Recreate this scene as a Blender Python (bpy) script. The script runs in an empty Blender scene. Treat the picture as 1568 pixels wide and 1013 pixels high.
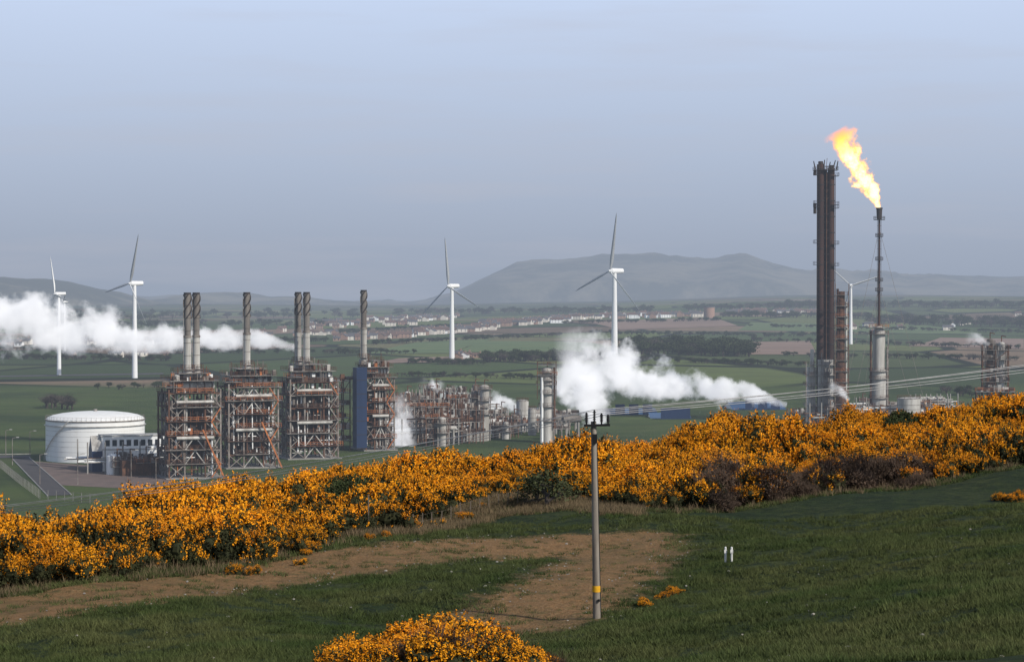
import bpy, math, random
import numpy as np
from mathutils import Vector, Matrix, noise as mnoise
R=math.radians
rnd=random.Random(7)
F=3536.0; CZ=53.0; HV=440.0
scene=bpy.context.scene
def X(u,d): return (u-784.0)/F*d
def Z(v,d): return CZ-(v-HV)/F*d
# ------------------------------------------------------------------ terrain
TU=[-900,0,300,600,900,1200,1568,2300]
TD=[0,30,50,70,96,120,150,180,215,260,330,450,600]
TZ=[[51.4,46.8,43.2,40.9,39.1,38.2,35.4,32.0,27.5,21.5,12,0,0],
[51.4,46.8,43.2,40.9,39.1,38.0,35.1,31.6,27.5,21.5,12,0,0],
[51.4,47,43.4,41.0,39.1,38.7,37.1,35.2,31,24,14,0,0],
[51.4,47,43.6,41.1,39.0,38.7,38.2,36.8,34.3,27,16,0,0],
[51.4,47.2,44,41.2,38.8,38.8,38.7,37.8,36.4,30,18.5,0,0],
[51.4,47.6,44.5,42.3,40.0,38.9,38.5,38.3,38.1,33,20,0,0],
[51.4,48,45.1,43.6,41.8,40.4,39.5,39.8,40.8,38,24,0,0],
[51.4,48.3,45.8,44.5,43,42,41,41.4,42.8,39.5,25,0,0]]
gu=np.linspace(-900,2300,161); gd=np.linspace(0,600,301)
tmp=np.array([np.interp(gd,TD,r) for r in TZ])
G0=np.array([np.interp(gu,TU,tmp[:,j]) for j in range(len(gd))]).T
for _ in range(3):
    p=np.pad(G0,((4,4),(0,0)),mode='edge'); G0=sum(p[k:k+len(gu)] for k in range(9))/9
    p=np.pad(G0,((0,0),(2,2)),mode='edge'); G0=sum(p[:,k:k+len(gd)] for k in range(5))/5
def sstep(a,b,x):
    t=np.clip((x-a)/(b-a),0,1); return t*t*(3-2*t)
def Hf(x,y):
    x=np.asarray(x,float); y=np.asarray(y,float)
    s=x/np.maximum(y,25.0)
    u=784+s*F
    fu=np.clip((u+900)/20.0,0,159.999); fd=np.clip(y/2.0,0,299.999)
    i=fu.astype(int); j=fd.astype(int); a=fu-i; b=fd-j
    z=(G0[i,j]*(1-a)*(1-b)+G0[i+1,j]*a*(1-b)+G0[i,j+1]*(1-a)*b+G0[i+1,j+1]*a*b)
    near=1-sstep(230,330,y)
    z=z+near*sstep(25,60,y)*(0.2*np.sin(x*0.31+y*0.13)+0.16*np.sin(x*0.17-y*0.23+1.3)+0.07*np.sin(x*0.9+1)*np.sin(y*0.7)+0.05*np.sin(x*1.7+y*0.4)*np.sin(y*1.3-x*0.5))
    far=sstep(1100,2500,y)
    z=z+far*(2.2*np.sin(x*0.006+1)+2.0*np.sin(y*0.0042+x*0.0017))
    z=z+sstep(2300,5200,y)*sstep(0.02,0.12,s)*20+sstep(2600,4600,y)*sstep(-0.05,0.06,s)*6
    z=z-np.maximum(y-7500,0)*0.02
    return z
def H1(x,y): return float(Hf(x,y))
def G(u,v,y0=40.0):
    s=(u-784)/F; k=(v-HV)/F
    ys=y0*np.exp(np.linspace(0,math.log(20000/y0),3000))
    zz=CZ-k*ys; hh=Hf(s*ys,ys)
    idx=np.argmax(zz<=hh)
    y=ys[idx] if zz[idx]<=hh[idx] else 7000.0
    return Vector((s*y,y,H1(s*y,y)))
# ------------------------------------------------------------------ materials
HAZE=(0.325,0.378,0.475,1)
hg=bpy.data.node_groups.new("painted_aerial_haze",'ShaderNodeTree')
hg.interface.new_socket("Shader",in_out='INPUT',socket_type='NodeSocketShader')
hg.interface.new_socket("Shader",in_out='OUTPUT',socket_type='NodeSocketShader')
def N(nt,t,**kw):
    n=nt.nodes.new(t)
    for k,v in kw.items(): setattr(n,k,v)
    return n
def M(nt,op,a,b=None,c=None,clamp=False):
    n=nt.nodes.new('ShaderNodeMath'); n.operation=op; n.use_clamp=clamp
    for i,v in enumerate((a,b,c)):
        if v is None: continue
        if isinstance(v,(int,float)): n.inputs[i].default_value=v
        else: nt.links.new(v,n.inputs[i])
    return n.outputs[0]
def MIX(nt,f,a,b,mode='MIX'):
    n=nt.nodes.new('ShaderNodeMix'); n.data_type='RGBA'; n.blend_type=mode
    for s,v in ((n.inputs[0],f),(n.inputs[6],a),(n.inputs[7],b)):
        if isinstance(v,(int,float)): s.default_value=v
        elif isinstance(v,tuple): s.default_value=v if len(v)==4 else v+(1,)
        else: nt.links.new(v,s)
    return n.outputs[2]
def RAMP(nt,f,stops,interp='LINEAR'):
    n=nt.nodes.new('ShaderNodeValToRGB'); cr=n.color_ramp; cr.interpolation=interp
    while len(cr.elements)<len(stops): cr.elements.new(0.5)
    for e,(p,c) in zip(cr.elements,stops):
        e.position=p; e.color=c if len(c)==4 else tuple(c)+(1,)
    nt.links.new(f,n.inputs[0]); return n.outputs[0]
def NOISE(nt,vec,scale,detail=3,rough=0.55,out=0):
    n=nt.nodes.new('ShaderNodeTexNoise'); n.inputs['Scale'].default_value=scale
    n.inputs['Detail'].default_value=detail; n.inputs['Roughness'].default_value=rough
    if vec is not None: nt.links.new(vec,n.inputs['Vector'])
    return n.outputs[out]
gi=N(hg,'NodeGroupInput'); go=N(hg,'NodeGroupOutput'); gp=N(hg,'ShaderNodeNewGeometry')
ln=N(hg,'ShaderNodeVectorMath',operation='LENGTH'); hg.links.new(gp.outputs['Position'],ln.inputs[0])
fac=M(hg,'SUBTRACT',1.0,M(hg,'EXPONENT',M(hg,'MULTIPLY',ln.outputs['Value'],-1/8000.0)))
em=N(hg,'ShaderNodeEmission'); em.inputs[0].default_value=HAZE  # haze painted as emission, mixed over surfaces by distance from the origin
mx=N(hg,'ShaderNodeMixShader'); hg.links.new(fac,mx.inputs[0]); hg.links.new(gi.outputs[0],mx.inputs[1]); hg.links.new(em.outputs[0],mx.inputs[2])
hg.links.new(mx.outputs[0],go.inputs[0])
def newmat(name):
    m=bpy.data.materials.new(name); m.use_nodes=True; m.node_tree.nodes.clear()
    m.cycles.emission_sampling='NONE'
    return m,m.node_tree
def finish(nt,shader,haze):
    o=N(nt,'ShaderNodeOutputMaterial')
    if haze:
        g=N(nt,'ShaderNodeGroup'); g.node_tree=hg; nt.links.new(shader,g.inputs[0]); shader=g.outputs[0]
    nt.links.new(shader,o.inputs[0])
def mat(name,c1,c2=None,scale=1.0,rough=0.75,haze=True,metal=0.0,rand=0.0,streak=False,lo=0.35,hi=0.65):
    m,nt=newmat(name); b=N(nt,'ShaderNodeBsdfPrincipled'); b.inputs['Roughness'].default_value=rough; b.inputs['Metallic'].default_value=metal
    b.inputs['Specular IOR Level'].default_value=0.25
    if c2 is None: c2=tuple(x*0.65 for x in c1)
    tc=N(nt,'ShaderNodeNewGeometry'); vec=tc.outputs['Position']
    if streak:
        mp=N(nt,'ShaderNodeMapping'); mp.inputs['Scale'].default_value=(1,1,0.12); nt.links.new(vec,mp.inputs[0]); vec=mp.outputs[0]
    f=RAMP(nt,NOISE(nt,vec,scale,4,0.65),[(lo,(0,0,0)),(hi,(1,1,1))])
    col=MIX(nt,f,c1,c2)
    if rand>0:
        oi=N(nt,'ShaderNodeObjectInfo'); k=M(nt,'MULTIPLY_ADD',oi.outputs['Random'],rand,1-rand/2)
        hs=N(nt,'ShaderNodeHueSaturation'); nt.links.new(col,hs.inputs['Color']); nt.links.new(k,hs.inputs['Value']); col=hs.outputs[0]
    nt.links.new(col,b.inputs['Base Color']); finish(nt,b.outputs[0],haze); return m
GALV=mat("galvanised_steel",(0.29,0.265,0.24),(0.11,0.085,0.07),0.5,0.6)
RUST=mat("rusty_steel",(0.145,0.072,0.042),(0.06,0.036,0.028),0.6,0.85)
DARK=mat("dark_steel",(0.028,0.026,0.028),(0.045,0.034,0.03),0.5,0.8)
WHITE=mat("white_cladding",(0.8,0.81,0.8),(0.64,0.63,0.6),0.25,0.55,streak=True,lo=0.5,hi=0.95)
ORANGE=mat("orange_paint",(0.50,0.17,0.05),(0.24,0.09,0.045),0.6)
CONC=mat("concrete",(0.3,0.29,0.27),(0.2,0.19,0.175),0.4,0.9)
BLUE=mat("blue_cladding",(0.016,0.036,0.095),(0.011,0.026,0.07),0.2,0.5,streak=True)
STACK=mat("stack_metal",(0.21,0.19,0.17),(0.10,0.085,0.075),0.35,0.7,streak=True)
GLASS=mat("dark_glazing",(0.03,0.04,0.05),(0.02,0.025,0.03),1,0.2)
FIRE=mat("furnace_casing",(0.075,0.056,0.047),(0.032,0.026,0.023),0.35,0.85)
LGREY=mat("pale_insulation",(0.54,0.53,0.5),(0.28,0.265,0.24),0.4,0.5,streak=True)
BROOF=mat("blue_roof_sheet",(0.05,0.10,0.2),(0.035,0.075,0.15),0.1,0.5)
FLAREM=mat("flare_riser_steel",(0.062,0.030,0.023),(0.020,0.014,0.015),0.25,0.8,streak=True)
TURB=mat("turbine_white_paint",(0.8,0.81,0.81),(0.72,0.73,0.73),0.05,0.4)
BLADE=mat("turbine_blade_grey",(0.36,0.38,0.4),(0.3,0.32,0.34),0.05,0.4)
IM=[GALV,RUST,DARK,WHITE,ORANGE,CONC,BLUE,STACK,GLASS,FIRE,LGREY,BROOF,FLAREM,TURB,BLADE]
gal,rus,dar,whi,ora,con,blu,sta,gla,fir,lgr,bro,fla,tur,bla=range(15)
# ------------------------------------------------------------------ mesh builder
class MB:
    def __init__(s): s.v=[]; s.f=[]; s.m=[]; s.sm=[]; s.T=Matrix.Identity(4)
    def add(s,vs,fs,m,smooth=False):
        o=len(s.v); s.v.extend([tuple(s.T@Vector(p)) for p in vs])
        for f in fs: s.f.append([i+o for i in f]); s.m.append(m); s.sm.append(smooth)
    def box(s,x0,x1,y0,y1,z0,z1,m):
        s.add([(x0,y0,z0),(x1,y0,z0),(x1,y1,z0),(x0,y1,z0),(x0,y0,z1),(x1,y0,z1),(x1,y1,z1),(x0,y1,z1)],
          [(0,3,2,1),(4,5,6,7),(0,1,5,4),(1,2,6,5),(2,3,7,6),(3,0,4,7)],m)
    def beam(s,a,b,w,m,w2=None):
        a=Vector(a); b=Vector(b); d=b-a
        if d.length<1e-6: return
        d.normalize(); up=Vector((0,0,1)) if abs(d.z)<0.9 else Vector((0,1,0))
        p=d.cross(up).normalized(); q=p.cross(d).normalized(); w2=w if w2 is None else w2
        vs=[]
        for c,ww in ((a,w),(b,w2)):
            for i,j in ((-1,-1),(1,-1),(1,1),(-1,1)): vs.append(c+p*i*ww/2+q*j*ww/2)
        s.add(vs,[(3,2,1,0),(4,5,6,7),(0,1,5,4),(1,2,6,5),(2,3,7,6),(3,0,4,7)],m)
    def cyl(s,a,b,r0,r1,m,n=12,cap=True):
        a=Vector(a); b=Vector(b); d=(b-a).normalized(); up=Vector((0,0,1)) if abs(d.z)<0.9 else Vector((0,1,0))
        p=d.cross(up).normalized(); q=p.cross(d).normalized(); vs=[]
        for c,r in ((a,r0),(b,r1)):
            for i in range(n):
                t=2*math.pi*i/n; vs.append(c+(p*math.cos(t)+q*math.sin(t))*r)
        fs=[(i,(i+1)%n,n+(i+1)%n,n+i) for i in range(n)]
        s.add(vs,fs,m,True)
        if cap:
            s.add(vs[n:],[tuple(range(n))],m); s.add(vs[:n],[tuple(range(n-1,-1,-1))],m)
    def dome(s,c,r,h,m,n=24,k=5):
        c=Vector(c); vs=[]; 
        for j in range(k):
            t=j/k*math.pi/2; rr=r*math.cos(t)
            for i in range(n): vs.append(c+Vector((rr*math.cos(2*math.pi*i/n),rr*math.sin(2*math.pi*i/n),h*math.sin(t))))
        vs.append(c+Vector((0,0,h))); fs=[]
        for j in range(k-1):
            for i in range(n): fs.append((j*n+i,j*n+(i+1)%n,(j+1)*n+(i+1)%n,(j+1)*n+i))
        for i in range(n): fs.append(((k-1)*n+i,(k-1)*n+(i+1)%n,k*n))
        s.add(vs,fs,m,True)
    def deck(s,x0,x1,y0,y1,z,m=0,rail=1,th=0.15):
        s.box(x0,x1,y0,y1,z-th,z,m)
        ps=[(x0,y0),(x1,y0),(x1,y1),(x0,y1)]
        for i in range(4):
            a=ps[i]; b=ps[(i+1)%4]; L=math.dist(a,b); n=max(1,int(L/2))
            for h in (0.6,1.15): s.beam((a[0],a[1],z+h),(b[0],b[1],z+h),0.08,rail)
            for k in range(n): 
                t=k/n; xx=a[0]+(b[0]-a[0])*t; yy=a[1]+(b[1]-a[1])*t
                s.beam((xx,yy,z),(xx,yy,z+1.15),0.08,rail)
    def rdeck(s,c,r,z,m=0,rail=1):
        s.cyl((c[0],c[1],z-0.2),(c[0],c[1],z),r,r,m,14)
        n=12; pts=[(c[0]+r*math.cos(2*math.pi*i/n),c[1]+r*math.sin(2*math.pi*i/n)) for i in range(n)]
        for i in range(n):
            a=pts[i]; b=pts[(i+1)%n]
            for h in (0.6,1.15): s.beam((a[0],a[1],z+h),(b[0],b[1],z+h),0.09,rail)
            s.beam((a[0],a[1],z),(a[0],a[1],z+1.15),0.09,rail)
    def build(s,name,mats,parent=None):
        me=bpy.data.meshes.new(name); me.from_pydata(s.v,[],s.f)
        for m in mats: me.materials.append(m)
        me.polygons.foreach_set('material_index',s.m); me.polygons.foreach_set('use_smooth',s.sm); me.update()
        o=bpy.data.objects.new(name,me); scene.collection.objects.link(o)
        if parent: o.parent=parent
        return o
def place(mb,x,y,z=0,rot=0): mb.T=Matrix.Translation((x,y,z))@Matrix.Rotation(rot,4,'Z')
# ------------------------------------------------------------------ terrain mesh
def grow(a,step,k,end):
    out=[]
    while a<end: step*=k; a+=step; out.append(a)
    return out
px=list(np.arange(0,72,0.8)); px+=grow(px[-1],0.8,1.06,22000)
xs=np.array([-q for q in px[:0:-1]]+px)
ys=list(np.arange(-100,40,7.0))+list(np.arange(40,240,0.7)); ys+=grow(ys[-1],0.7,1.035,30000); ys=np.array(ys)
XX,YY=np.meshgrid(xs,ys); ZZ=Hf(XX,YY)
nv=XX.size; nx=len(xs); ny=len(ys)
co=np.stack([XX.ravel(),YY.ravel(),ZZ.ravel()],1)
ii=(np.arange(ny-1)[:,None]*nx+np.arange(nx-1)[None,:]).ravel()
fc=np.stack([ii,ii+1,ii+nx+1,ii+nx],1)
me=bpy.data.meshes.new("ground"); me.from_pydata(co.tolist(),[],fc.tolist())
me.polygons.foreach_set('use_smooth',[True]*len(fc))
def polysd(pts,x,y):
    inside=np.zeros(x.shape,bool); dist=np.full(x.shape,1e9)
    for k in range(len(pts)):
        ax,ay=pts[k]; bx,by=pts[(k+1)%len(pts)]
        c=((ay>y)!=(by>y))&(x<(bx-ax)*(y-ay)/((by-ay)+1e-12)+ax); inside^=c
        dx,dy=bx-ax,by-ay; t=np.clip(((x-ax)*dx+(y-ay)*dy)/(dx*dx+dy*dy+1e-12),0,1)
        dist=np.minimum(dist,np.hypot(x-ax-t*dx,y-ay-t*dy))
    return np.where(inside,dist,-dist)
def poly(uv): return [tuple(G(u,v)[:2]) for u,v in uv]
soil=poly([(-250,935),(0,908),(150,888),(350,860),(560,836),(750,824),(900,818),(1000,813),(1042,821),(1034,860),(990,897),(955,922),(915,948),(855,968),(770,985),(640,985),(640,958),(740,916),(800,890),(850,866),(852,853),(720,858),(600,872),(430,899),(200,931),(0,961),(-250,1005)])
roughp=poly([(540,826),(640,808),(830,784),(960,778),(985,765),(900,740),(700,750),(560,780)])
x=co[:,0]; y=co[:,1]; sel=(y>40)&(y<260)&(abs(x)<90)
sa=np.full(nv,-9.0); sa[sel]=np.clip(polysd(soil,x[sel],y[sel]),-9,9)
ra=np.full(nv,-9.0); ra[sel]=np.clip(polysd(roughp,x[sel],y[sel]),-9,9)
for nm,arr in (("soil",sa),("rough",ra)):
    a=me.attributes.new(nm,'FLOAT','POINT'); a.data.foreach_set('value',arr.astype(np.float32))
gm,nt=newmat("grass_ground")
geo=N(nt,'ShaderNodeNewGeometry'); pos=geo.outputs['Position']
n1=NOISE(nt,pos,0.11,6,0.7); n2=NOISE(nt,pos,1.0,6,0.75); n3=NOISE(nt,pos,7.0,4,0.7)
g=MIX(nt,RAMP(nt,n1,[(0.4,(0,0,0)),(0.6,(1,1,1))]),(0.024,0.043,0.010),(0.060,0.074,0.020))
g=MIX(nt,RAMP(nt,n2,[(0.42,(0,0,0)),(0.6,(1,1,1))]),g,(0.013,0.025,0.007))
g=MIX(nt,RAMP(nt,n3,[(0.55,(0,0,0)),(0.75,(0.6,0.6,0.6))]),g,(0.080,0.083,0.032))
at=N(nt,'ShaderNodeAttribute',attribute_name="soil"); ar=N(nt,'ShaderNodeAttribute',attribute_name="rough")
e=M(nt,'ADD',at.outputs['Fac'],M(nt,'ADD',M(nt,'MULTIPLY',M(nt,'SUBTRACT',NOISE(nt,pos,0.35,5,0.7),0.5),5.5),M(nt,'MULTIPLY',M(nt,'SUBTRACT',n3,0.5),3.0)))
sm=M(nt,'MULTIPLY_ADD',e,0.7,0.5,clamp=True)
sc=MIX(nt,RAMP(nt,n2,[(0.35,(0,0,0)),(0.65,(1,1,1))]),(0.31,0.170,0.070),(0.20,0.115,0.050))
sc=MIX(nt,RAMP(nt,n3,[(0.5,(0,0,0)),(0.62,(1,1,1))]),sc,(0.34,0.22,0.11))
sc=MIX(nt,RAMP(nt,NOISE(nt,pos,0.9,5,0.75),[(0.52,(0,0,0)),(0.64,(0.75,0.75,0.75))]),sc,(0.09,0.09,0.030))
sc=MIX(nt,RAMP(nt,NOISE(nt,pos,0.22,4,0.6),[(0.45,(0,0,0)),(0.65,(0.5,0.5,0.5))]),sc,(0.16,0.115,0.052))
re=M(nt,'MULTIPLY_ADD',M(nt,'ADD',ar.outputs['Fac'],M(nt,'MULTIPLY',M(nt,'SUBTRACT',n2,0.5),5.0)),0.7,0.3,clamp=True)
g=MIX(nt,re,g,MIX(nt,n3,(0.08,0.06,0.028),(0.028,0.03,0.012)))
near=MIX(nt,sm,g,sc)
mp=N(nt,'ShaderNodeMapping'); mp.inputs['Scale'].default_value=(1/190.0,1/330.0,0); mp.inputs['Rotation'].default_value=(0,0,0.3); nt.links.new(pos,mp.inputs[0])
vo=N(nt,'ShaderNodeTexVoronoi'); vo.inputs['Scale'].default_value=1.0; vo.inputs['Randomness'].default_value=0.8; nt.links.new(mp.outputs[0],vo.inputs['Vector'])
sp=N(nt,'ShaderNodeSeparateColor'); nt.links.new(vo.outputs['Color'],sp.inputs[0])
fcx=RAMP(nt,sp.outputs[0],[(0,(0.07,0.105,0.035)),(0.18,(0.13,0.165,0.052)),(0.33,(0.05,0.076,0.028)),(0.46,(0.15,0.175,0.065)),(0.6,(0.08,0.105,0.04)),(0.72,(0.25,0.18,0.125)),(0.83,(0.18,0.17,0.085)),(0.92,(0.17,0.12,0.085))],'CONSTANT')
fcx=MIX(nt,RAMP(nt,NOISE(nt,pos,0.02,5,0.7),[(0.4,(0,0,0)),(0.75,(0.6,0.6,0.6))]),fcx,(0.06,0.07,0.035))
v2=N(nt,'ShaderNodeTexVoronoi',feature='DISTANCE_TO_EDGE'); v2.inputs['Scale'].default_value=1.0; v2.inputs['Randomness'].default_value=0.8; nt.links.new(mp.outputs[0],v2.inputs['Vector'])
fcx=MIX(nt,RAMP(nt,v2.outputs['Distance'],[(0.02,(1,1,1)),(0.035,(0,0,0))]),fcx,(0.02,0.025,0.012))
sx=N(nt,'ShaderNodeSeparateXYZ'); nt.links.new(pos,sx.inputs[0])
plainc=MIX(nt,RAMP(nt,NOISE(nt,pos,0.012,5,0.65),[(0.4,(0,0,0)),(0.6,(1,1,1))]),(0.078,0.110,0.034),(0.040,0.064,0.023))
plainc=MIX(nt,RAMP(nt,NOISE(nt,pos,0.05,5,0.75),[(0.5,(0,0,0)),(0.7,(0.6,0.6,0.6))]),plainc,(0.095,0.10,0.045))
ff=M(nt,'MULTIPLY_ADD',sx.outputs[1],1/100.0,-12.0,clamp=True)
farc=MIX(nt,ff,plainc,fcx)
farc=MIX(nt,M(nt,'MULTIPLY_ADD',sx.outputs[1],1/2500.0,-2.1,clamp=True),farc,(0.05,0.06,0.04))
col=MIX(nt,M(nt,'MULTIPLY_ADD',sx.outputs[1],1/60.0,-4.5,clamp=True),near,farc)
b=N(nt,'ShaderNodeBsdfPrincipled'); b.inputs['Roughness'].default_value=0.95; b.inputs['Specular IOR Level'].default_value=0.1
nt.links.new(col,b.inputs['Base Color'])
bp=N(nt,'ShaderNodeBump'); bp.inputs['Strength'].default_value=1.0; bp.inputs['Distance'].default_value=0.55
nt.links.new(M(nt,'ADD',n2,M(nt,'MULTIPLY',n3,0.35)),bp.inputs['Height']); nt.links.new(bp.outputs[0],b.inputs['Normal'])
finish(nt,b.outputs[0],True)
me.materials.append(gm); ob=bpy.data.objects.new("ground",me); scene.collection.objects.link(ob)
# ------------------------------------------------------------------ hills
hm,nt=newmat("hill_moorland"); geo=N(nt,'ShaderNodeNewGeometry')
c=MIX(nt,RAMP(nt,NOISE(nt,geo.outputs['Position'],0.0018,7,0.7),[(0.44,(0,0,0)),(0.56,(1,1,1))]),(0.035,0.042,0.025),(0.16,0.145,0.095))
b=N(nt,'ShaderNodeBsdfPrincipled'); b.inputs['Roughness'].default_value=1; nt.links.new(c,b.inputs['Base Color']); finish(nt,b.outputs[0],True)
def hill(name,prof,d,thick,amp):
    us=np.linspace(prof[0][0],prof[-1][0],300); vs=np.interp(us,[p[0] for p in prof],[p[1] for p in prof])
    vs=np.convolve(np.pad(vs,1,mode='edge'),np.ones(3)/3,mode='valid')
    nr=31; V=[]; Fc=[]
    for j in range(nr):
        t=-1+2*j/(nr-1); cr=max(0,math.cos(t*math.pi/2))**0.9
        yy=d+t*thick
        for i,(u,v) in enumerate(zip(us,vs)):
            top=Z(v,d); e=mnoise.noise(Vector((u*0.02,t*2.5,d*0.01)))*amp+mnoise.noise(Vector((u*0.09,t*7,d*0.01)))*amp*0.45
            V.append((X(u,d)+t*thick*0.1,yy,-140+(top+140)*(0.55+0.45*cr if abs(t)<.99 else 0.2)+e*min(1,abs(t)*3+.06)*(1-abs(t))))
    n=len(us)
    for j in range(nr-1):
        for i in range(n-1): Fc.append((j*n+i,j*n+i+1,(j+1)*n+i+1,(j+1)*n+i))
    m=bpy.data.meshes.new(name); m.from_pydata(V,[],Fc); m.polygons.foreach_set('use_smooth',[True]*len(Fc)); m.materials.append(hm)
    o=bpy.data.objects.new(name,m); scene.collection.objects.link(o)
hill("hill",[(-500,416),(0,424),(40,427),(60,426),(100,434),(150,444),(190,455),(230,466),(270,476),(300,486)],7200,900,14)
hill("hill",[(100,490),(200,466),(260,457),(300,450),(330,447),(360,448),(390,454),(450,454),(500,459),(600,465),(700,472),(800,480)],9000,1200,18)
hill("hill",[(-900,452),(300,458),(560,462),(640,460),(700,450),(740,438),(765,424),(785,411),(800,403),(830,399),(880,395),(920,391),(960,390),(1010,391),(1060,395),(1082,401),(1100,396),(1125,391),(1145,390),(1165,395),(1180,403),(1230,413),(1330,418),(1450,421),(1568,424),(2200,430)],11800,2000,50)
hill("hill",[(-900,460),(200,462),(400,464),(900,466),(1100,462),(1300,456),(1500,459),(1800,452),(2200,452)],9600,1000,14)
# ------------------------------------------------------------------ furnaces
def stack(mb,x,y,z0,z1,r,two=True):
    zc=z0+(z1-z0)*0.42
    mb.cyl((x,y,z0),(x,y,zc),r*1.1,r*1.1,lgr if two else sta,16); mb.cyl((x,y,zc),(x,y,z1),r,r,sta,16)
    mb.cyl((x,y,zc-0.3),(x,y,zc+0.3),r*1.25,r*1.25,gal,16); mb.cyl((x,y,z1-0.5),(x,y,z1),r*1.12,r*1.12,dar,16)
    for s in range(3):           # helical strakes on the top third
        zs=z1-(z1-z0)*0.34; n=26; pr=None
        for k in range(n+1):
            t=k/n; a=s*2*math.pi/3+t*1.5*math.pi; p=(x+math.cos(a)*r*1.16,y+math.sin(a)*r*1.16,zs+(z1-0.6-zs)*t)
            if pr: mb.beam(pr,p,0.3,dar)
            pr=p
    for k in range(1,6):
        zz=z0+(z1-z0)*k/6; mb.cyl((x,y,zz),(x,y,zz+0.15),r*1.18,r*1.18,gal,16)
    mb.beam((x-r-0.3,y-0.3,z0),(x-r-0.3,y-0.3,z1-1.5),0.12,gal)
def column(mb,x,y,h,r,m,decks,top=True):
    mb.cyl((x,y,0),(x,y,h),r,r,m,18); mb.dome((x,y,h),r,r*.5,m,18,3)
    for z in decks: mb.rdeck((x,y),r+1.1,z,gal,rus)
    mb.beam((x+r+.35,y-.4,0),(x+r+.35,y-.4,h),.35,gal); mb.cyl((x-r-.4,y-.5,0),(x-r-.4,y-.5,h*.95),.2,.2,lgr,8)
    if top:
        mb.beam((x,y,h),(x,y,h+2.5),.3,rus); mb.beam((x,y,h+2.5),(x+1.5,y,h+2.2),.3,rus)
def frame(mb,x0,x1,y0,y1,h,rr,n=3,steel=(0,1)):
    m=rr.choice(steel); xs_=[x0+(x1-x0)*i/n for i in range(n+1)]
    for a in xs_:
        for q in (y0,y1): mb.beam((a,q,0),(a,q,h),.32,m)
    z=rr.uniform(2.5,4)
    while z<h+.1:
        mb.deck(x0-.3,x1+.3,y0-.3,y1+.3,z,gal,rr.choice([ora,rus,rus,gal]))
        for i in range(n):
            if rr.random()<.5 and z-3.5>0: mb.beam((xs_[i],y0,z-3.5),(xs_[i+1],y0,z),.2,m)
        for k in range(int((x1-x0)*1.1)):
            xx=rr.uniform(x0,x1-1); w=rr.uniform(.4,1.4); mm=rr.choice([lgr,gal,rus,dar,rus,fir,lgr,sta])
            if rr.random()<.5: mb.box(xx,xx+w,y0+.2,y0+w,z,z+rr.uniform(.6,2.4),mm)
            else: mb.cyl((xx,y0+.8,z+.9),(xx+w*2,y0+.8,z+.9),.6,.6,mm,10)
        z+=rr.uniform(3,4.5)
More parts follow.
